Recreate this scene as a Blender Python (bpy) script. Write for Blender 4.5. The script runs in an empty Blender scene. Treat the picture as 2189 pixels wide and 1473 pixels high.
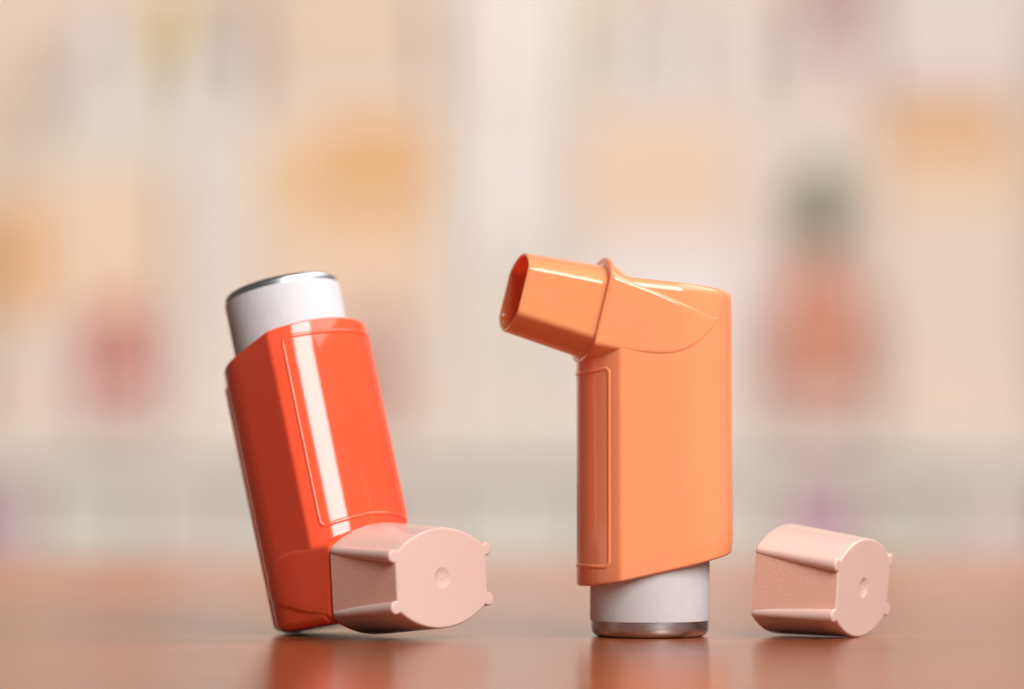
import bpy, math, random
from mathutils import Matrix, Vector
from mathutils.geometry import tessellate_polygon
random.seed(4)
S = bpy.context.scene
COL = S.collection
MM = 0.001

# ------------------------------------------------------------------ camera
cd = bpy.data.cameras.new('camera')
cam = bpy.data.objects.new('camera', cd)
COL.objects.link(cam)
cam.location = (0, -0.693929, 0.034561)
cam.rotation_euler = (math.pi / 2 + 0.0313, 0, 0)
cd.sensor_width = 36.0
cd.lens = 126.2
cd.clip_start = 0.02
cd.clip_end = 50
cd.dof.use_dof = True
cd.dof.focus_distance = 0.682
cd.dof.aperture_fstop = 5.8
cd.dof.aperture_blades = 0
S.camera = cam

# ------------------------------------------------------------------ world, lamps, exposure
w = bpy.data.worlds.new('World')
S.world = w
w.use_nodes = True
bg = w.node_tree.nodes['Background']
bg.inputs['Color'].default_value = (1.0, 0.93, 0.89, 1)
bg.inputs['Strength'].default_value = 0.10
S.view_settings.view_transform = 'Standard'
S.view_settings.look = 'None'
S.view_settings.exposure = 0.0
S.view_settings.gamma = 1.0
S.cycles.max_bounces = 16
S.cycles.diffuse_bounces = 10
S.cycles.glossy_bounces = 8


def softbox(name, az, el, dist, sx, sy, radiance, color, target=(0, 0, 0.035)):
    """An area lamp seen from the objects at azimuth az (right of the camera) and elevation el."""
    ld = bpy.data.lights.new(name, 'AREA')
    ld.shape = 'RECTANGLE'
    ld.size, ld.size_y = sx, sy
    ld.energy = radiance * math.pi * sx * sy
    ld.color = color
    o = bpy.data.objects.new(name, ld)
    COL.objects.link(o)
    a, e = math.radians(az), math.radians(el)
    d = Vector((math.sin(a) * math.cos(e), -math.cos(a) * math.cos(e), math.sin(e)))
    o.location = Vector(target) + d * dist
    o.rotation_euler = d.to_track_quat('Z', 'Y').to_euler()
    return o


softbox('key_softbox', 24.5, 34, 1.0, 0.41, 0.64, 14.5, (1.0, 0.975, 0.97))
softbox('right_softbox', 92, 54, 1.1, 1.7, 0.65, 3.6, (1.0, 0.95, 0.92))
# added out-of-view area lamp, there only to brighten the shelf behind
ld = bpy.data.lights.new('background_fill', 'AREA')
ld.shape = 'RECTANGLE'
ld.size, ld.size_y = 3.0, 0.5
ld.energy = 46
ld.color = (1.0, 0.925, 0.875)
lo = bpy.data.objects.new('background_fill', ld)
COL.objects.link(lo)
lo.location = (0, 0.35, 0.80)
lo.rotation_euler = (Vector((0, 0.35, 0.80)) - Vector((0, 2.3, 0.10))).to_track_quat('Z', 'Y').to_euler()


# ------------------------------------------------------------------ materials
def principled(name):
    m = bpy.data.materials.new(name)
    m.use_nodes = True
    return m, m.node_tree.nodes, m.node_tree.links, m.node_tree.nodes['Principled BSDF']


def plastic(name, col, rough=0.12, sss=0.12, radius=(1.0, 0.25, 0.10), grain=0.0, grain_scale=900., wobble=0.02, ior=1.5, sscale=0.0020):
    m, n, l, b = principled(name)
    tc = n.new('ShaderNodeTexCoord')
    no = n.new('ShaderNodeTexNoise')
    no.inputs['Scale'].default_value = 60
    no.inputs['Detail'].default_value = 3
    l.new(tc.outputs['Object'], no.inputs['Vector'])
    mx = n.new('ShaderNodeMix')
    mx.data_type = 'RGBA'
    mx.inputs[6].default_value = (*[c * 0.96 for c in col], 1)
    mx.inputs[7].default_value = (*[min(1, c * 1.04) for c in col], 1)
    l.new(no.outputs['Fac'], mx.inputs[0])
    l.new(mx.outputs[2], b.inputs['Base Color'])
    b.inputs['Roughness'].default_value = rough
    b.inputs['IOR'].default_value = ior
    b.inputs['Subsurface Weight'].default_value = sss
    b.inputs['Subsurface Radius'].default_value = radius
    b.inputs['Subsurface Scale'].default_value = sscale
    bp = n.new('ShaderNodeBump')
    bp.inputs['Distance'].default_value = 0.0002
    if grain:
        g = n.new('ShaderNodeTexNoise')
        g.inputs['Scale'].default_value = grain_scale
        g.inputs['Detail'].default_value = 2
        l.new(tc.outputs['Object'], g.inputs['Vector'])
        l.new(g.outputs['Fac'], bp.inputs['Height'])
        bp.inputs['Strength'].default_value = grain
    else:
        l.new(no.outputs['Fac'], bp.inputs['Height'])
        bp.inputs['Strength'].default_value = wobble
    l.new(bp.outputs['Normal'], b.inputs['Normal'])
    return m


RED = plastic('scarlet_plastic', (0.98, 0.110, 0.044), rough=0.10, sss=0.28, ior=1.58)
ORANGE = plastic('orange_plastic', (0.97, 0.325, 0.148), rough=0.11, sss=0.30, sscale=0.0020)
ORANGE_THIN = plastic('orange_plastic_thin_wall', (0.98, 0.335, 0.145), rough=0.11, sss=0.60, sscale=0.0032, radius=(1.0, 0.2, 0.06))

RED_RIM = plastic('scarlet_plastic_raised', (0.98, 0.110, 0.044), rough=0.10, sss=0.0, ior=1.58)
ORANGE_RIM = plastic('orange_plastic_raised', (0.97, 0.300, 0.125), rough=0.11, sss=0.0)
PINK = plastic('pale_pink_plastic', (0.69, 0.495, 0.425), rough=0.20, sss=0.25)
PINK_GRAIN = plastic('grained_pink_plastic', (0.76, 0.43, 0.325), rough=0.5, sss=0.2, grain=0.32, grain_scale=2600)


def paper_material():
    m, n, l, b = principled('white_label_paper')
    tc = n.new('ShaderNodeTexCoord')
    mp = n.new('ShaderNodeMapping')
    mp.inputs['Scale'].default_value = (1, 1, 0.35)
    l.new(tc.outputs['Object'], mp.inputs['Vector'])
    no = n.new('ShaderNodeTexNoise')
    no.inputs['Scale'].default_value = 700
    no.inputs['Detail'].default_value = 4
    l.new(mp.outputs[0], no.inputs['Vector'])
    r = n.new('ShaderNodeValToRGB')
    r.color_ramp.elements[0].color = (0.59, 0.58, 0.595, 1)
    r.color_ramp.elements[1].color = (0.65, 0.64, 0.655, 1)
    l.new(no.outputs['Fac'], r.inputs[0])
    l.new(r.outputs[0], b.inputs['Base Color'])
    b.inputs['Roughness'].default_value = 0.62
    b.inputs['Specular IOR Level'].default_value = 0.3
    bp = n.new('ShaderNodeBump')
    bp.inputs['Strength'].default_value = 0.22
    bp.inputs['Distance'].default_value = 0.0002
    l.new(no.outputs['Fac'], bp.inputs['Height'])
    l.new(bp.outputs[0], b.inputs['Normal'])
    return m


PAPER = paper_material()


def metal_material():
    m, n, l, b = principled('brushed_aluminium')
    tc = n.new('ShaderNodeTexCoord')
    mp = n.new('ShaderNodeMapping')
    mp.inputs['Scale'].default_value = (0.25, 0.25, 3)
    l.new(tc.outputs['Object'], mp.inputs['Vector'])
    no = n.new('ShaderNodeTexNoise')
    no.inputs['Scale'].default_value = 1600
    no.inputs['Detail'].default_value = 4
    l.new(mp.outputs[0], no.inputs['Vector'])
    b.inputs['Base Color'].default_value = (0.60, 0.62, 0.64, 1)
    b.inputs['Metallic'].default_value = 1
    mr = n.new('ShaderNodeMapRange')
    mr.inputs['To Min'].default_value = 0.22
    mr.inputs['To Max'].default_value = 0.46
    l.new(no.outputs['Fac'], mr.inputs['Value'])
    l.new(mr.outputs[0], b.inputs['Roughness'])
    bp = n.new('ShaderNodeBump')
    bp.inputs['Strength'].default_value = 0.15
    bp.inputs['Distance'].default_value = 0.0001
    l.new(no.outputs['Fac'], bp.inputs['Height'])
    l.new(bp.outputs[0], b.inputs['Normal'])
    return m


METAL = metal_material()


def wood_material():
    m, n, l, b = principled('satin_red_brown_wood')
    tc = n.new('ShaderNodeTexCoord')
    mp = n.new('ShaderNodeMapping')
    mp.inputs['Scale'].default_value = (6, 150, 60)
    l.new(tc.outputs['Object'], mp.inputs['Vector'])
    big = n.new('ShaderNodeTexNoise')
    big.inputs['Scale'].default_value = 1.0
    big.inputs['Detail'].default_value = 6
    big.inputs['Distortion'].default_value = 0.6
    l.new(mp.outputs[0], big.inputs['Vector'])
    mp2 = n.new('ShaderNodeMapping')
    mp2.inputs['Scale'].default_value = (10, 430, 120)
    l.new(tc.outputs['Object'], mp2.inputs['Vector'])
    fine = n.new('ShaderNodeTexNoise')
    fine.inputs['Scale'].default_value = 1.0
    fine.inputs['Detail'].default_value = 4
    l.new(mp2.outputs[0], fine.inputs['Vector'])
    r = n.new('ShaderNodeValToRGB')
    r.color_ramp.elements[0].position = 0.30
    r.color_ramp.elements[0].color = (0.175, 0.043, 0.015, 1)
    r.color_ramp.elements[1].position = 0.72
    r.color_ramp.elements[1].color = (0.370, 0.106, 0.037, 1)
    l.new(big.outputs['Fac'], r.inputs[0])
    mx = n.new('ShaderNodeMix')
    mx.data_type = 'RGBA'
    mx.blend_type = 'MULTIPLY'
    mr = n.new('ShaderNodeMapRange')
    mr.inputs['From Min'].default_value = 0.52
    mr.inputs['From Max'].default_value = 0.66
    l.new(fine.outputs['Fac'], mr.inputs['Value'])
    l.new(mr.outputs[0], mx.inputs[0])
    l.new(r.outputs[0], mx.inputs[6])
    mx.inputs[7].default_value = (0.40, 0.30, 0.26, 1)
    l.new(mx.outputs[2], b.inputs['Base Color'])
    rr = n.new('ShaderNodeMapRange')
    rr.inputs['To Min'].default_value = 0.14
    rr.inputs['To Max'].default_value = 0.22
    l.new(big.outputs['Fac'], rr.inputs['Value'])
    l.new(rr.outputs[0], b.inputs['Roughness'])
    sp = n.new('ShaderNodeMapRange')                 # pores take less varnish
    sp.inputs['To Min'].default_value = 0.55
    sp.inputs['To Max'].default_value = 0.05
    l.new(mr.outputs[0], sp.inputs['Value'])
    l.new(sp.outputs[0], b.inputs['Specular IOR Level'])
    b.inputs['IOR'].default_value = 1.45
    b.inputs['Specular Tint'].default_value = (1.0, 0.84, 0.66, 1)   # amber varnish
    bp = n.new('ShaderNodeBump')
    bp.inputs['Strength'].default_value = 0.9
    bp.inputs['Distance'].default_value = 0.0003
    bp.invert = True
    l.new(fine.outputs['Fac'], bp.inputs['Height'])
    l.new(bp.outputs[0], b.inputs['Normal'])
    return m


WOOD = wood_material()
_mats = {}


def matte(col, rough=0.5):
    """Printed card, painted board or bottle plastic of one colour, faintly mottled."""
    k = (tuple(col), rough)
    if k in _mats:
        return _mats[k]
    m, n, l, b = principled('card_%d' % len(_mats))
    no = n.new('ShaderNodeTexNoise')
    no.inputs['Scale'].default_value = 30
    tc = n.new('ShaderNodeTexCoord')
    l.new(tc.outputs['Object'], no.inputs['Vector'])
    mx = n.new('ShaderNodeMix')
    mx.data_type = 'RGBA'
    mx.inputs[6].default_value = (*[c * 0.93 for c in col], 1)
    mx.inputs[7].default_value = (*[min(0.95, c * 1.05) for c in col], 1)
    l.new(no.outputs['Fac'], mx.inputs[0])
    l.new(mx.outputs[2], b.inputs['Base Color'])
    b.inputs['Roughness'].default_value = rough
    _mats[k] = m
    return m


# ------------------------------------------------------------------ mesh helpers (coordinates in mm)
def make_obj(name, verts, faces, mat, parent=None, sharp=35, bevel=0):
    me = bpy.data.meshes.new(name)
    me.from_pydata([(v[0] * MM, v[1] * MM, v[2] * MM) for v in verts], [], faces)
    me.materials.append(mat)
    import bmesh
    bm = bmesh.new()
    bm.from_mesh(me)
    bmesh.ops.remove_doubles(bm, verts=bm.verts, dist=1e-7)
    bmesh.ops.recalc_face_normals(bm, faces=bm.faces)
    bm.to_mesh(me)
    bm.free()
    me.shade_smooth()
    me.set_sharp_from_angle(angle=math.radians(sharp))
    o = bpy.data.objects.new(name, me)
    COL.objects.link(o)
    if parent:
        o.parent = parent
    if bevel:
        md = o.modifiers.new('bevel', 'BEVEL')
        md.width = bevel * MM
        md.segments = 3
        md.limit_method = 'ANGLE'
        md.angle_limit = math.radians(30)
    return o


def loft(rings, cap0=True, cap1=True, closed=False):
    n = len(rings[0])
    V = [p for r in rings for p in r]
    F = []
    k = len(rings)
    for i in range(k if closed else k - 1):
        a, b = i * n, ((i + 1) % k) * n
        for j in range(n):
            j2 = (j + 1) % n
            F.append((a + j, a + j2, b + j2, b + j))
    if not closed:
        if cap0:
            V.append(tuple(sum(p[c] for p in rings[0]) / n for c in range(3)))
            c = len(V) - 1
            F += [(c, (j + 1) % n, j) for j in range(n)]
        if cap1:
            V.append(tuple(sum(p[c] for p in rings[-1]) / n for c in range(3)))
            c = len(V) - 1
            b = (k - 1) * n
            F += [(c, b + j, b + (j + 1) % n) for j in range(n)]
    return V, F


def thing(name, label, cat, loc=(0, 0, 0), group=None):
    o = bpy.data.objects.new(name, None)
    o.empty_display_size = 0.01
    COL.objects.link(o)
    o.location = loc
    o['label'] = label
    o['category'] = cat
    if group:
        o['group'] = group
    return o


def rounded(pts, corners, r, seg=6, counts=(22, 9)):
    """Round the corners (indices) of a closed polyline with a small Bezier fillet reaching r along each side."""
    n = len(pts)
    out = []
    skip = set()

    def walk(i, step):
        left = r
        p = pts[i]
        k = i
        used = []
        while True:
            q = pts[(k + step) % n]
            d = math.dist(p, q)
            if d > left:
                return tuple(p[c] + (q[c] - p[c]) * left / d for c in range(2)), used
            left -= d
            k += step
            p = pts[k % n]
            used.append(k % n)
    ends = []
    for i in corners:
        a, _ = walk(i, -1)
        b, _ = walk(i, 1)
        c = pts[i]
        ends.append((a, b))
        skip.add(i)
    for k, i in enumerate(corners):
        a, b = ends[k]
        c = pts[i]
        out += [tuple((1 - t) ** 2 * a[q] + 2 * t * (1 - t) * c[q] + t * t * b[q] for q in range(2)) for t in [s / seg for s in range(seg + 1)]]
        # the side up to the next corner, resampled so that every ring has the same number of points
        j = corners[(k + 1) % len(corners)]
        _, u1 = walk(i, 1)
        _, u2 = walk(j, -1)
        drop = set(u1) | set(u2)
        line = [b]
        m = (i + 1) % n
        while m != j:
            if m not in drop:
                line.append(pts[m])
            m = (m + 1) % n
        line.append(ends[(k + 1) % len(corners)][0])
        cum = [0.0]
        for p, q in zip(line, line[1:]):
            cum.append(cum[-1] + math.dist(p, q))
        cnt = counts[k % len(counts)]
        seg_i = 0
        for h in range(1, cnt):
            d = cum[-1] * h / cnt
            while cum[seg_i + 1] < d:
                seg_i += 1
            t = (d - cum[seg_i]) / max(1e-9, cum[seg_i + 1] - cum[seg_i])
            out.append(tuple(line[seg_i][q] + (line[seg_i + 1][q] - line[seg_i][q]) * t for q in range(2)))
    return out


# ------------------------------------------------------------------ the inhaler
W, XC, XF = 12.85, 8.25, 14.1          # half width, crease, front
BACK = [-2.75]             # centre of the round back, along the depth
E0 = XF - XC
RF = (W * W + E0 * E0) / (2 * E0)                  # radius of the front arc
CF = XF - RF
TM = math.asin(W / RF)


def body_section(inset=0.0, back=0.0):
    """Outline (x, y): half-round back, flat sides, sharp creases and a flatter front arc."""
    w_, xf = W - inset, XF - inset
    xc = XC - inset * 0.35
    e = xf - xc
    r = (w_ * w_ + e * e) / (2 * e)
    tm = math.asin(min(1, w_ / r))
    P = []
    for i in range(33):                              # back, from y=+w round to y=-w
        a = math.pi / 2 + math.pi * i / 32
        P.append((BACK[0] + (w_ + back) * math.cos(a) if True else 0, w_ * math.sin(a)))
    for i in range(1, 8):
        P.append((BACK[0] + (xc - BACK[0]) * i / 8, -w_))
    c1 = len(P)
    for i in range(33):                              # front arc
        t = -tm + 2 * tm * i / 32
        P.append((xf - r + r * math.cos(t), r * math.sin(t)))
    c2 = len(P) - 1
    for i in range(1, 8):
        P.append((xc + (BACK[0] - xc) * i / 8, w_))
    return rounded(P, [c1, c2], 0.55, counts=(36, 72))


BASE = [0.75, 0.098]      # height and rake of the closed end


def z_base(x):
    return BASE[0] - x * BASE[1]


ALPHA = 0.2407
AX = (math.cos(ALPHA), -math.sin(ALPHA))
UP = (math.sin(ALPHA), math.cos(ALPHA))
CC = (11.71, 6.32)


def mp_point(s, y, v):
    """s behind the collar plane along the mouthpiece axis, v across it."""
    return (CC[0] - AX[0] * s + UP[0] * v, y, CC[1] - AX[1] * s + UP[1] * v)


def lerp_table(tab, s):
    for (a, b) in zip(tab, tab[1:]):
        if s <= b[0]:
            t = (s - a[0]) / (b[0] - a[0])
            return [p + (q - p) * t for p, q in zip(a[1:], b[1:])]
    return list(tab[-1][1:])


def make_shell(root, mat, ztc, ztb):
    slope = (ztc - ztb) / (XC + 14.9)

    def z_top(x):
        return ztc + (x - XC) * slope
    rings = []
    rb = 1.8

    def ring(inset, mode, k, dz=0.0, back=0.0):
        out = []
        for x, y in body_section(inset, back):
            if mode == 'base':
                z = z_base(x) + dz
            else:
                zb_, zt_ = z_base(x) + rb, z_top(x) - 0.5
                z = zb_ + (zt_ - zb_) * k + dz
            out.append((x, y, z))
        return out
    rings.append(ring(7.0, 'base', 0))
    for i in range(7):
        a = math.pi / 2 * i / 6
        rings.append(ring(rb * (1 - math.sin(a)), 'base', 0, rb * (1 - math.cos(a))))
    for i in range(1, 11):
        rings.append(ring(0, 'side', i / 10, 0, 0.35 * i / 10))
    th = 1.25
    for i in range(1, 7):                            # rounded rim
        a = math.pi * i / 7
        rings.append(ring(th / 2 * (1 - math.cos(a)), 'side', 1, 0.5 * math.sin(a), 0.35))
    for k in (1.0, 0.7, 0.4):
        rings.append(ring(th, 'side', k, 0, 0.35 * k))
    V, F = loft(rings, True, True)
    make_obj('shell', V, F, mat, root, 32)


STN = [  # s, upper flat edge, lower flat edge, upper apex, lower apex
    (0.0, 6.76, -6.76, 10.3, -10.9), (0.8, 6.74, -6.7, 10.25, -10.55), (1.8, 6.70, -6.6, 10.2, -9.75), (3.3, 6.62, -6.45, 10.1, -8.85),
    (5.2, 6.53, -6.25, 9.9, -8.10), (7.5, 6.35, -6.0, 9.5, -7.55), (10.0, 6.1, -5.75, 9.0, -7.2), (12.5, 5.75, -5.45, 8.0, -6.7),
    (15.2, 5.1, -5.15, 6.6, -6.2), (17.5, 4.0, -4.9, 5.0, -5.8), (19.5, 2.3, -4.65, 3.0, -5.3), (21.2, 0.1, -4.45, 0.6, -4.9),
    (22.3, -2.2, -4.3, -2.0, -4.6), (22.9, -4.1, -4.2, -4.0, -4.3)]


def housing_half(x):
    base = math.sqrt(max(0.01, W * W - min(0, x - BACK[0]) ** 2)) + 0.14 + 0.18 * max(0.0, min(1.0, (x + 9) / 9))
    if x > 2:
        base = 13.17 - 0.40 * min(1, (x - 2) / 10)
    return base


def arc_section(hw, vu, vl, au, al, n=20, m=8, fn=None):
    """Flat sides between vl and vu, arcs rising to the apexes au and al; (y, v), corners last."""
    P = []

    def arc(y0, y1, vedge, vap):
        e = abs(vap - vedge)
        if e < 1e-3:
            return [(y0 + (y1 - y0) * i / n, vedge) for i in range(n + 1)]
        r = (hw * hw + e * e) / (2 * e)
        sg = 1 if vap > vedge else -1
        out = []
        tm = math.asin(min(1, hw / r)) if e < hw else math.pi / 2
        for i in range(n + 1):
            t = -tm + 2 * tm * i / n
            y = r * math.sin(t) * (1 if y1 > y0 else -1)
            out.append((y, vap - sg * r * (1 - math.cos(t))))
        return out
    P += arc(-hw, hw, vu, au)
    c1, c2 = 0, len(P) - 1
    for i in range(1, m):
        P.append((hw, vu + (vl - vu) * i / m))
    c3 = len(P)
    P += arc(hw, -hw, vl, al)
    c4 = len(P) - 1
    for i in range(1, m):
        P.append((-hw, vl + (vu - vl) * i / m))
    return P, [c1, c2, c3, c4]


def make_housing(root, mat):
    rings = []
    hw0 = 12.75
    # front face of the collar with a rounded edge
    for shrink, s in ((3.2, 0.0), (0.55, 0.0), (0.27, 0.06), (0.08, 0.25), (0.0, 0.55)):
        P, cr = arc_section(hw0 - shrink, 6.76 - shrink * 0.5, -6.76 + shrink * 0.5, 10.3 - shrink, -10.9 + shrink)
        P = rounded(P, cr, 0.8)
        rings.append([mp_point(s, y, v) for y, v in P])
    ss = [0.8, 1.2, 1.8, 2.5, 3.3, 4.2, 5.2, 6.3, 7.5, 8.7, 10, 11.2, 12.5, 13.8, 15.2, 16.4, 17.5, 18.5, 19.5, 20.4, 21.2, 21.8, 22.3, 22.7, 22.9]
    for s in ss:
        vu, vl, au, al = lerp_table(STN, s)
        P, cr = arc_section(12.0, vu, vl, au, al)
        P = rounded(P, cr, min(0.8 + max(0, s - 8) * 0.05, (vu - vl) * 0.3 + 0.02))
        ring = []
        for y, v in P:
            p = mp_point(s, 0, v)
            ring.append((p[0], y / 12.0 * housing_half(p[0]), p[2]))
        rings.append(ring)
    V, F = loft(rings, True, True)
    make_obj('mouthpiece_collar', V, F, mat, root, 30)


def mouth_section(a, b):
    """Flat sides, arched top and bottom, well rounded corners."""
    P, cr = arc_section(a, b * 0.60, -b * 0.60, b, -b)
    return rounded(P, cr, 0.85, 8)


def make_mouthpiece(root, mat, L=15.4, depth=12.5):
    rings = []

    def ring(s, a, b):
        return [mp_point(-s, y, v) for y, v in mouth_section(a, b)]
    A0, B0, A1, B1 = 11.2, 9.05, 10.9, 7.85
    # a small fillet where it leaves the collar
    for d, s in ((0.9, -0.2), (0.45, 0.12), (0.15, 0.45), (0, 0.95)):
        rings.append(ring(s, A0 + d * 0.5, B0 + d))
    n = 8
    for i in range(1, n + 1):
        t = i / n
        rings.append(ring(0.95 + (L - 0.35 - 0.95) * t, A0 + (A1 - A0) * t, B0 + (B1 - B0) * t))
    th = 0.62
    for i in range(1, 6):
        a = math.pi * i / 6
        rings.append(ring(L - 0.35 + 0.35 * math.sin(a), A1 - th / 2 * (1 - math.cos(a)), B1 - th / 2 * (1 - math.cos(a))))
    for i in range(0, 6):
        t = i / 5
        rings.append(ring(L - 0.35 - depth * t, A1 - th + 0.1 * t, B1 - th + 0.3 * t))
    V, F = loft(rings, False, True)
    make_obj('mouthpiece', V, F, mat, root, 35)


def front_pos(u, z, h):
    t = u / RF
    return (CF + (RF + h) * math.cos(t), (RF + h) * math.sin(t), z)


def make_panel_frame(root, mat):
    U = math.radians(40) * RF
    z1, z0 = 55.2, 17.4
    rc = 1.3
    # rounded rectangle path, inner offsets
    prof = [(-0.48, -0.1), (-0.36, 0.09), (-0.15, 0.18), (0.12, 0.18), (0.32, 0.09), (0.44, -0.1)]
    path = []     # (u, z, nu, nz) outward normal

    def corner(cu, cz, a0):
        for i in range(7):
            a = a0 + math.pi / 2 * i / 6
            path.append((cu + rc * math.cos(a), cz + rc * math.sin(a), math.cos(a), math.sin(a)))
    corner(U - rc, z1 - rc, 0)
    for i in range(1, 24):
        path.append((U - rc - 2 * (U - rc) * i / 24, z1, 0, 1))
    corner(-U + rc, z1 - rc, math.pi / 2)
    for i in range(1, 12):
        path.append((-U, z1 - rc + (z0 - z1 + 2 * rc) * i / 12, -1, 0))
    corner(-U + rc, z0 + rc, math.pi)
    for i in range(1, 24):
        path.append((-U + rc + 2 * (U - rc) * i / 24, z0, 0, -1))
    corner(U - rc, z0 + rc, 3 * math.pi / 2)
    for i in range(1, 12):
        path.append((U, z0 + rc + (z1 - z0 - 2 * rc) * i / 12, 1, 0))
    rings = []
    for u, z, nu, nz in path:
        r = []
        for o, h in prof:
            uu, zz = u + nu * o, z + nz * o
            x = CF + RF * math.cos(uu / RF)
            # the lower edge of the frame bows up with the collar below it
            zz += 0.27 * (x - 10.44) * max(0, min(1, (36 - zz) / 18))
            r.append(front_pos(uu, zz, h))
        rings.append(r)
    V, F = loft(rings, closed=True)
    make_obj('panel_frame', V, F, mat, root, 50)


def make_back_rib(root, mat, ztb, A, th):
    prof = []
    rb = 1.8
    for i in range(1, 7):
        a = math.pi / 2 * i / 6
        prof.append((rb * (1 - math.sin(a)), rb * (1 - math.cos(a))))
    zb0 = z_base(-14)
    rows = [(ins, zb0 + z) for ins, z in prof]
    zt = ztb - 2.4
    rows += [(0, zb0 + rb + (zt - zb0 - rb) * i / 8) for i in range(1, 9)]
    angs = [-A - 2, -A, -A + 1.2, -A + 3] + [(A - 6) * (i / 7 - 1) for i in range(15)] + [A - 3, A - 1.2, A, A + 2]
    hs = [-0.4, -0.1, th * 0.62, th * 0.95] + [th] * 15 + [th * 0.95, th * 0.62, -0.1, -0.4]
    V, F = [], []

    def row(ins, z, k):
        out = []
        for a, h in zip(angs, hs):
            r = W - ins + (h if k == 1 else min(h, h * k - 0.4 * (1 - k)))
            t = math.pi + math.radians(a)
            out.append((BACK[0] + (r + 0.35 * max(0, z) / 57) * math.cos(t), r * math.sin(t), z))
        return out
    R = [row(rows[0][0], rows[0][1], 0)]
    R += [row(i, z, 1) for i, z in rows[1:]]
    R += [row(0, zt + 0.45, 0.8), row(0, zt + 0.7, 0.0)]
    n = len(angs)
    for i in range(len(R) - 1):
        for j in range(n - 1):
            F.append((i * n + j, i * n + j + 1, (i + 1) * n + j + 1, (i + 1) * n + j))
    V = [p for r in R for p in r]
    make_obj('back_rib', V, F, mat, root, 40)


def lathe(profile, n=96):
    return [[(r * math.cos(2 * math.pi * j / n), r * math.sin(2 * math.pi * j / n), z) for j in range(n)] for r, z in profile]


def make_canister(root, zc, band):
    er = min(1.7, band * 0.62)
    R = 11.3
    prof = [(R, 24), (R, zc - er - 0.3)]
    for i in range(1, 9):
        a = math.pi / 2 * i / 8
        prof.append((R - er * (1 - math.cos(a)), zc - er + er * math.sin(a)))
    prof += [(R - er - 0.6, zc - 0.05), (R - 2.9, zc - 0.5), (R - 3.8, zc - 0.8), (R - 7, zc - 0.6), (0.5, zc - 0.5)]
    V, F = loft(lathe(prof), True, True)
    can = make_obj('canister', V, F, METAL, root, 45)
    r = 11.52
    V, F = loft(lathe([(R - 0.2, 26), (r - 0.05, 26), (r, 26.2), (r, zc - band - 0.15), (r - 0.06, zc - band), (R - 0.2, zc - band)]), False, False)
    make_obj('paper_label', V, F, PAPER, can, 40)
    return can


# ------------------------------------------------------------------ the dust cap (x from the open end to the closed face)
CAP_L = 17.0


def resample(line, cnt):
    cum = [0.0]
    for p, q in zip(line, line[1:]):
        cum.append(cum[-1] + math.dist(p, q))
    out, i = [], 0
    for h in range(cnt + 1):
        d = cum[-1] * h / cnt
        while i < len(line) - 2 and cum[i + 1] < d:
            i += 1
        t = (d - cum[i]) / max(1e-9, cum[i + 1] - cum[i])
        out.append((line[i][0] + (line[i + 1][0] - line[i][0]) * t, line[i][1] + (line[i + 1][1] - line[i][1]) * t))
    return out


def cap_ring(t, inset=0.0, x=None):
    """Section of the cap at fraction t from open end to closed face: flat sides that sink in towards the
    face, four round corner ridges that stay put, arched top and bottom."""
    hw = 13.02 + (11.45 - 13.02) * t
    s = 6.67 + (5.25 - 6.67) * t
    h = 10.72 + (9.5 - 10.72) * t
    rad = 0.86 + (1.30 - 0.86) * t
    cy = 12.30 + (11.72 - 12.30) * t
    cv = 5.95 + (4.80 - 5.95) * t
    e = h - s
    r = (hw * hw + e * e) / (2 * e)                  # arch
    dx = min(rad * 0.98, hw - cy) if hw > cy else hw - cy
    v1 = cv - math.sqrt(max(0.0, rad * rad - dx * dx))
    a1 = math.atan2(v1 - cv, dx)
    if a1 > 0:
        a1 = 0.0
    # where the ridge circle meets the arch
    a2 = math.pi * 0.75
    for k in range(400):
        a = math.pi * (0.15 + 0.85 * k / 400)
        px, pv = cy + rad * math.cos(a), cv + rad * math.sin(a)
        if math.hypot(px, pv - (h - r)) < r and a > 0.9:
            a2 = a
            break
    side = [(hw, v1 * k / 6) for k in range(7)]
    nub = [(cy + rad * math.cos(a1 + (a2 - a1) * k / 14), cv + rad * math.sin(a1 + (a2 - a1) * k / 14)) for k in range(15)]
    p2 = nub[-1]
    b0 = math.asin(max(-1, min(1, p2[0] / r)))
    arch = [(r * math.sin(b0 * (1 - k / 24)), h - r + r * math.cos(b0 * (1 - k / 24))) for k in range(25)]
    q = resample(side, 7)[:-1] + resample(nub, 14)[:-1] + resample(arch, 22)     # first quarter
    P = q + [(-y, v) for y, v in reversed(q[:-1])]
    P = P + [(y, -v) for y, v in reversed(P[1:-1])]
    if inset:
        n = len(P)
        out = []
        for i in range(n):
            (x0, y0), (x1, y1) = P[i - 1], P[(i + 1) % n]
            tx, ty = x1 - x0, y1 - y0
            L = math.hypot(tx, ty) or 1
            out.append((P[i][0] - ty / L * inset, P[i][1] + tx / L * inset))
        P = out
    return [(CAP_L * t if x is None else x, y, v) for y, v in P]


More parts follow.
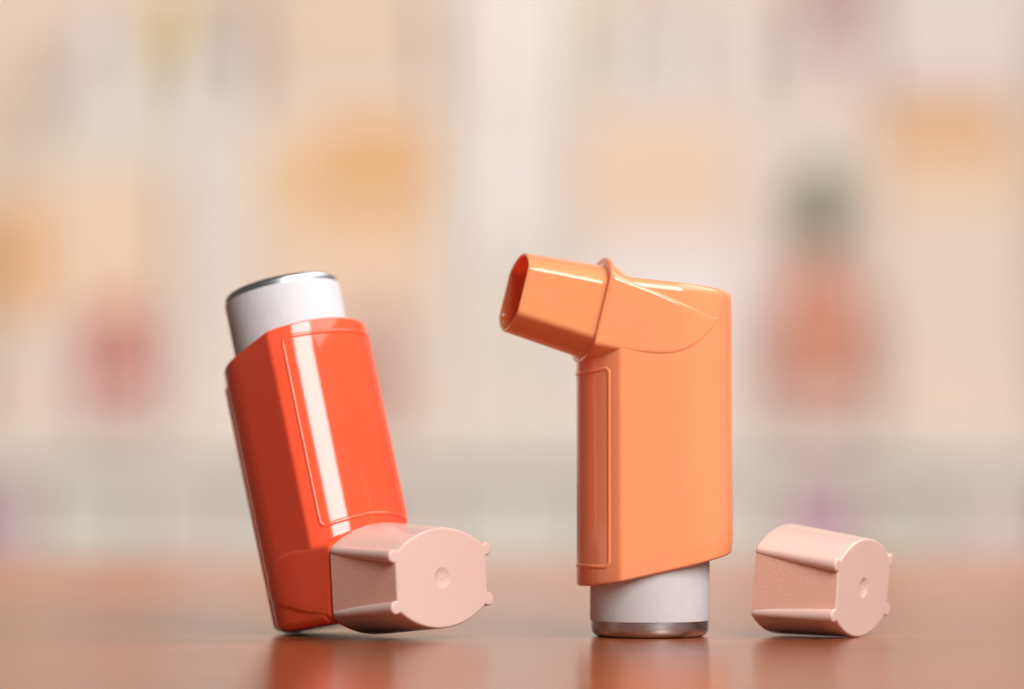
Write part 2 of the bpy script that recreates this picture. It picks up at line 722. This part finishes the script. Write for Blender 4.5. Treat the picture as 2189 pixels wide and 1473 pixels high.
def plain_ring(t, inset):
    """Inner wall of the cap, with as many points as cap_ring."""
    P, cr = arc_section(13.02 - 1.57 * t - inset, 6.2 - 1.4 * t, -6.2 + 1.4 * t, 10.72 - 1.22 * t - inset, -10.72 + 1.22 * t + inset)
    n = len(cap_ring(0.5))
    ref = cap_ring(t)
    P = P + P[:1]
    out = []
    for _, y, v in ref:                              # shoot a ray from the axis to the inner outline
        best = None
        for p, q in zip(P, P[1:]):
            d = (q[0] - p[0], q[1] - p[1])
            den = y * d[1] - v * d[0]
            if abs(den) < 1e-9:
                continue
            k = (p[0] * d[1] - p[1] * d[0]) / den
            m = (p[0] * v - p[1] * y) / den
            if k > 0 and -1e-6 <= m <= 1 + 1e-6 and (best is None or k < best):
                best = k
        best = min(best if best else 0.9, 0.97)
        out.append((CAP_L * t, y * best, v * best))
    return out


def make_cap_parts(parent_shell, rootobj):
    """Build a cap: the shell with its corner ridges, and the grained grip panels on its two flat sides."""
    rings = [plain_ring(0.92, 1.1), plain_ring(0.5, 1.1), plain_ring(0.0, 1.1), cap_ring(0.0, 0.2), cap_ring(0.012, 0.04)]
    rings += [cap_ring(0.03 + 0.92 * i / 10) for i in range(11)]
    for i in range(0, 6):
        a = math.pi / 2 * i / 5
        rings.append(cap_ring(1.0, 0.42 * (1 - math.cos(a)), CAP_L - 0.42 + 0.42 * math.sin(a)))
    # flat face down to the dimple
    V, F = loft(rings, True, False)
    n = len(rings[0])
    # ring of the face -> circle of the dimple
    b = (len(rings) - 1) * n
    last = rings[-1]
    off = len(V)
    dim = [(2.4, 0.0), (2.06, 0.0), (1.92, -0.03), (1.74, -0.12), (1.4, -0.26), (0.9, -0.36), (0.24, -0.40), (0.20, -0.32), (0.12, -0.29)]
    for r, dx in dim:
        for j in range(n):
            a = 2 * math.pi * j / n
            V.append((CAP_L + dx, r * math.cos(a), r * math.sin(a)))
    outer = [Vector((p[1], p[2], 0)) for p in last]
    hole = [Vector((V[off + j][1], V[off + j][2], 0)) for j in range(n)]
    idx = [b + j for j in range(n)] + [off + j for j in range(n)]
    for tri in tessellate_polygon([outer, hole]):
        F.append(tuple(idx[k] for k in tri))
    prev = off
    for k in range(1, len(dim)):
        cur = off + k * n
        for j in range(n):
            j2 = (j + 1) % n
            F.append((prev + j, prev + j2, cur + j2, cur + j))
        prev = cur
    V.append((CAP_L - 0.25, 0, 0))
    F += [(len(V) - 1, prev + j, prev + (j + 1) % n) for j in range(n)]
    shell = make_obj('cap_shell' if rootobj else 'dust_cap', V, F, PINK, parent_shell, 28)
    for p in shell.data.polygons:                    # the closed face is dead flat
        if all(abs(shell.data.vertices[i].co.x - CAP_L * MM) < 2e-6 for i in p.vertices):
            p.use_smooth = False
    holder = parent_shell if rootobj else shell
    # grained grip panels lying on the flat sides between the ridges
    for sg in (1, -1):
        grid, F = [], []
        nx, nz = 16, 8
        for i in range(nx + 1):
            t = 0.004 + 0.976 * i / nx
            rad, cy, cv, hw = 0.86 + 0.44 * t, 12.30 - 0.58 * t, 5.95 - 1.15 * t, 13.02 - 1.57 * t
            d = hw - cy
            hh = cv - math.sqrt(max(0.0, rad * rad - d * d)) if abs(d) < rad else cv - 0.3
            hh = min(hh + 0.02, cv - 0.25)
            for j in range(nz + 1):
                grid.append((CAP_L * t, sg * (hw + 0.035), -hh + 2 * hh * j / nz))
        for i in range(nx):
            for j in range(nz):
                a = i * (nz + 1) + j
                F.append((a, a + 1, a + nz + 2, a + nz + 1))
        make_obj('grip_panel', grid, F, PINK_GRAIN, holder, 60)
    return shell


def world_min_z(root):
    bpy.context.view_layer.update()
    m = 1e9

    def rec(o):
        nonlocal m
        if o.type == 'MESH':
            mw = o.matrix_world
            for v in o.data.vertices:
                m = min(m, (mw @ v.co).z)
        for c in o.children:
            rec(c)
    rec(root)
    return m


def make_inhaler(label, mat, rim, thin, ztc, ztb, zc, mouth_len, mouth_depth, band, rib):
    root = thing('inhaler', label, 'inhaler', group='inhalers on the table')
    make_shell(root, mat, ztc, ztb)
    make_housing(root, mat)
    make_mouthpiece(root, thin, mouth_len, mouth_depth)
    make_panel_frame(root, rim)
    make_back_rib(root, rim, ztb, *rib)
    make_canister(root, zc, band)
    return root


def Rm(axis, a):
    return Matrix.Rotation(a, 4, axis)


ZC = 68.9
orange = make_inhaler('orange inhaler standing upside down on its canister with the open mouthpiece pointing left', ORANGE, ORANGE_RIM, ORANGE_THIN, 58.0, 53.0, ZC, 15.4, 12.5, 3.1, (24, 0.22))
orange.matrix_world = Matrix.Translation((0.0266, 0, ZC * MM)) @ Rm('Z', math.pi + 0.165) @ Rm('X', math.pi)

BASE[:] = [-0.15, 0.125]
BACK[0] = -2.2
red = make_inhaler('red inhaler leaning back upright on the table with a pink cap over its mouthpiece', RED, RED_RIM, RED, 57.2, 53.4, 68.4, 12.5, 9, 1.7, (44, 0.65))
capobj = make_cap_parts(red, False)
B = Matrix(((AX[0], 0, UP[0], 0), (0, 1, 0, 0), (AX[1], 0, UP[1], 0), (0, 0, 0, 1)))
capobj.matrix_local = Matrix.Translation((CC[0] * MM, 0, CC[1] * MM)) @ B @ Matrix.Translation((0.683 * MM, 0, -0.15 * MM))
red.matrix_world = Matrix.Translation((-0.0314, 0.0049, 0.0028)) @ Rm('Z', -0.822) @ Rm('X', 0.044) @ Rm('Y', -0.268)
red.location.z -= world_min_z(red) - 0.00003

loose = thing('dust_cap', 'loose pink dust cap lying on the table to the right of the orange inhaler', 'inhaler cap')
make_cap_parts(loose, True)
loose.matrix_world = Matrix.Translation((0.05282, 0.0038, 0.0109)) @ Rm('Z', -0.538) @ Rm('Y', 0.088) @ Rm('X', 0.013)
loose.location.z -= world_min_z(loose) - 0.00003

# ------------------------------------------------------------------ table
def box_mesh(x0, x1, y0, y1, z0, z1):
    V = [(x, y, z) for x in (x0, x1) for y in (y0, y1) for z in (z0, z1)]
    F = [(0, 1, 3, 2), (4, 6, 7, 5), (0, 4, 5, 1), (2, 3, 7, 6), (0, 2, 6, 4), (1, 5, 7, 3)]
    return V, F


table = make_obj('table', *box_mesh(-900, 900, -520, 553, -32, 0), WOOD, None, 30, bevel=2)
table['label'] = 'polished reddish brown wooden table carrying the inhalers'
table['category'] = 'table'

# ------------------------------------------------------------------ the shop shelf behind, far out of focus
YB = 2306.0
wall = make_obj('wall', *box_mesh(-1500, 1500, YB + 260, YB + 300, -800, 1400), matte((0.74, 0.66, 0.58)))
wall['kind'] = 'structure'

shelf = thing('shelf_unit', 'pale wooden shop shelf behind the table holding blurred cartons and bottles', 'shelf', (0, (YB + 100) * MM, -0.3))
SH = matte((0.72, 0.65, 0.57))


def shelf_part(name, x0, x1, y0, y1, z0, z1, mat):
    o = make_obj(name, *box_mesh(x0, x1, y0, y1, z0, z1), mat, None, 30, bevel=2)
    o.parent = shelf
    o.matrix_parent_inverse = shelf.matrix_world.inverted()
    return o


bpy.context.view_layer.update()
shelf_part('shelf_board', -1100, 1100, YB - 10, YB + 240, 22, 52, SH)
shelf_part('shelf_board', -1100, 1100, YB - 10, YB + 240, -190, -165, SH)
shelf_part('back_panel', -1100, 1100, YB + 241, YB + 257, -400, 760, matte((0.78, 0.63, 0.50)))
for sx in (-1, 1):
    shelf_part('side_panel', min(sx * 1101, sx * 1121), max(sx * 1101, sx * 1121), YB - 12, YB + 257, -420, 770, SH)

CREAM = (0.74, 0.61, 0.50)
PINKW = (0.75, 0.61, 0.54)
LAV = (0.78, 0.72, 0.72)
PEACH = (0.78, 0.53, 0.35)
ORNG = (0.74, 0.37, 0.12)


def carton(name, label, x0, x1, z0, z1, y, depth, col, panels=()):
    """A folded card box: walls, a raised tuck flap on top and printed panels (fractions of the front)."""
    wd, ht = x1 - x0, z1 - z0
    r = thing(name, label, 'carton', ((x0 + x1) / 2 * MM, y * MM, z0 * MM), 'cartons on the shelf behind')
    make_obj('box_body', *box_mesh(-wd / 2, wd / 2, 0, depth, 0, ht), matte(col), r, 30, bevel=1.2)
    make_obj('tuck_flap', *box_mesh(-wd / 2 + 2, wd / 2 - 2, 1.5, depth - 2, ht + 0.3, ht + 1.3), matte(col), r, 30, bevel=0.4)
    for fx0, fx1, fz0, fz1, c in panels:
        make_obj('printed_panel', *box_mesh(-wd / 2 + wd * fx0, -wd / 2 + wd * fx1, -0.6, -0.05, ht * fz0, ht * fz1), matte(c), r, 30)
    return r


def bottle(name, label, x, z0, y, bw, bh, capw, caph, col, capcol, labcol=None, band=(0.16, 0.62), neck=0):
    r = thing(name, label, 'bottle', (x * MM, y * MM, z0 * MM), 'bottles on the shelf behind')
    R, C = bw / 2, capw / 2
    sh = bh * 0.22
    prof = [(R * 0.86, 0), (R * 0.97, 1.5), (R, 5), (R, bh - sh)]
    for i in range(1, 7):
        a = math.pi / 2 * i / 6
        prof.append((C * 0.8 + (R - C * 0.8) * math.cos(a), bh - sh + sh * 0.85 * math.sin(a)))
    prof.append((C * 0.8, bh + neck + 3))
    V, F = loft(lathe(prof, 40))
    make_obj('bottle_body', V, F, matte(col, 0.35), r, 40)
    rings = []
    bc = bh + neck
    N = 48
    for rr, z in ((C * 0.98, bc), (C, bc + 1), (C * 0.97, bc + caph - 2.5), (C * 0.9, bc + caph), (C * 0.4, bc + caph)):
        rings.append([((rr + 0.5 * (j % 2)) * math.cos(2 * math.pi * j / N), (rr + 0.5 * (j % 2)) * math.sin(2 * math.pi * j / N), z) for j in range(N)])
    V, F = loft(rings)
    make_obj('cap', V, F, matte(capcol, 0.4), r, 30)
    if labcol:
        V, F = loft(lathe([(R - 0.3, bh * band[0]), (R + 0.4, bh * band[0] + 1), (R + 0.4, bh * band[1]), (R - 0.3, bh * band[1] + 1)], 40), False, False)
        make_obj('label_band', V, F, matte(labcol, 0.5), r, 40)
    return r


Z1 = 53.0     # top of the middle board
# tall cartons on the middle board
carton('carton', 'cream carton with an orange patch at the far left end of the shelf', -442, -400, Z1, 285, YB + 36, 60, CREAM, [(0, 1, 0.45, 0.85, ORNG)])
carton('carton', 'grey green topped carton behind the peach carton at left', -396, -284, Z1, 338, YB + 77, 120, PINKW, [(0, 1, 0.62, 1.0, (0.64, 0.61, 0.53))])
carton('carton', 'peach fronted carton behind the red bottle at left', -398, -290, Z1, 284, YB + 33, 40, PINKW, [(0, 1, 0.42, 0.98, (0.78, 0.58, 0.42))])
carton('carton', 'plain pale cream carton left of the big orange topped one', -282, -222, Z1, 325, YB + 50, 60, (0.74, 0.66, 0.59))
carton('carton', 'big carton with orange upper panel behind the red inhaler', -220, -64, Z1, 345, YB + 45, 70, CREAM,
       [(0.32, 0.97, 0.66, 0.93, (0.72, 0.40, 0.16)), (0.03, 0.31, 0.60, 0.86, (0.76, 0.52, 0.30)), (0.32, 0.97, 0.56, 0.65, (0.77, 0.50, 0.28)), (0.0, 1.0, 0.36, 0.55, (0.78, 0.57, 0.41))])
carton('carton', 'narrow beige carton between the orange topped and the white one', -62, -26, Z1, 330, YB + 55, 60, (0.72, 0.65, 0.58))
carton('carton', 'tall white carton near the middle of the shelf', -24, 26, Z1, 345, YB + 40, 60, (0.73, 0.65, 0.57), [(0.02, 0.98, 0.55, 0.98, (0.82, 0.77, 0.75))])
carton('carton', 'narrow grey beige carton between the white and the wide peach one', 28, 48, Z1, 322, YB + 50, 60, (0.72, 0.65, 0.58))
carton('carton', 'wide carton with peach upper panel above the orange inhaler', 50, 202, Z1, 340, YB + 45, 70, (0.75, 0.66, 0.60),
       [(0.03, 0.92, 0.60, 0.95, (0.78, 0.57, 0.41)), (0.25, 0.98, 0.30, 0.54, (0.80, 0.72, 0.72))])
carton('carton', 'pale pink carton behind the green capped bottle', 204, 311, Z1, 330, YB + 62, 70, (0.76, 0.64, 0.56))
carton('carton', 'cream carton with an orange top band at the right end', 313, 445, Z1, 345, YB + 50, 70, (0.74, 0.61, 0.51),
       [(0, 0.85, 0.84, 1.0, (0.66, 0.37, 0.17)), (0.0, 1.0, 0.66, 0.83, (0.77, 0.54, 0.36))])
# bottles on the middle board
bottle('bottle', 'red bottle with a red cap at the left of the shelf', -331, Z1, YB + 8, 46, 85, 34, 26, (0.60, 0.14, 0.10), (0.58, 0.17, 0.14), (0.72, 0.52, 0.46), (0.04, 0.42))
bottle('bottle', 'dull red bottle half hidden behind the red inhaler', -116, Z1, YB + 12, 40, 88, 28, 26, (0.62, 0.34, 0.30), (0.64, 0.40, 0.36))
bottle('bottle', 'orange red bottle with a tall green cap at the right', 260, Z1, YB + 18, 80, 138, 38, 72, (0.66, 0.27, 0.18), (0.13, 0.19, 0.10), (0.73, 0.53, 0.46), (0.04, 0.26), neck=20)
# things standing on top of the tall cartons
bottle('tub', 'white tub at the upper left', -352, 339.5, YB + 112, 62, 52, 50, 30, (0.80, 0.74, 0.74), (0.78, 0.72, 0.72))
bottle('tub', 'white tub right of the yellow lidded jar at the top of the shelf', -254, 326.5, YB + 80, 54, 54, 46, 34, (0.80, 0.74, 0.72), (0.76, 0.68, 0.62))
bottle('jar', 'cream jar with a yellow lid between the two white tubs', -299, 339.5, YB + 112, 40, 34, 36, 60, (0.77, 0.69, 0.54), (0.77, 0.62, 0.28))
carton('carton', 'tan carton standing on the big orange topped carton', -214, -70, 346.6, 480, YB + 48, 60, (0.70, 0.53, 0.40))
carton('carton', 'white carton stacked on the tall white one near the middle', -24, 26, 346.6, 480, YB + 42, 56, (0.84, 0.78, 0.76))
carton('carton', 'olive beige carton stacked on the wide peach carton', 52, 84, 341.6, 460, YB + 50, 50, (0.73, 0.64, 0.50))
bottle('tub', 'white tub standing on the wide peach carton', 121, 341.5, YB + 80, 66, 52, 56, 30, (0.82, 0.75, 0.73), (0.80, 0.72, 0.70))
carton('carton', 'pinkish beige carton between two white tubs at the top of the shelf', 157, 201, 341.6, 455, YB + 55, 50, (0.78, 0.67, 0.60))
bottle('tub', 'cream tub left of the mauve topped carton at the top of the shelf', 226, 331.5, YB + 90, 44, 50, 38, 40, (0.78, 0.70, 0.63), (0.80, 0.72, 0.68))
carton('carton', 'carton with a mauve brown upper half behind the green capped bottle', 250, 309, 331.6, 470, YB + 64, 60, (0.72, 0.58, 0.52), [(0, 1, 0.40, 1.0, (0.50, 0.33, 0.31))])
carton('carton', 'lavender grey carton standing on the orange banded carton at right', 315, 444, 346.6, 470, YB + 52, 60, (0.72, 0.62, 0.59))
# lower row, just above the table edge
carton('carton', 'small beige carton stacked beside the white one at the top of the shelf', -62, -26, 331.6, 470, YB + 54, 56, (0.74, 0.63, 0.54))
carton('carton', 'slim cream carton stacked right of the white one at the top of the shelf', 28, 49, 323.6, 470, YB + 52, 56, (0.76, 0.69, 0.62))
ZL = -164.0
low = [('mauve', -450, -400, 12, (0.58, 0.40, 0.45)), ('sage green', -396, -316, 0, (0.63, 0.62, 0.52)), ('pinkish grey', -312, -236, 8, (0.65, 0.56, 0.50)),
       ('pale sage', -232, -120, -6, (0.65, 0.62, 0.53)), ('dusty rose', -116, -60, 10, (0.65, 0.55, 0.50)), ('grey green', -56, 60, -2, (0.64, 0.62, 0.53)),
       ('pale olive', 64, 226, 4, (0.65, 0.61, 0.52)), ('purple pink', 230, 284, 4, (0.58, 0.34, 0.43)), ('olive grey', 288, 350, -4, (0.60, 0.57, 0.47)),
       ('rosy grey', 354, 450, 10, (0.65, 0.54, 0.49))]
for nm, x0, x1, zt, c in low:
    carton('carton', nm + ' carton on the lower shelf just above the table edge', x0, x1, ZL, 14 + zt * 0.3, YB - 9, 60, c)
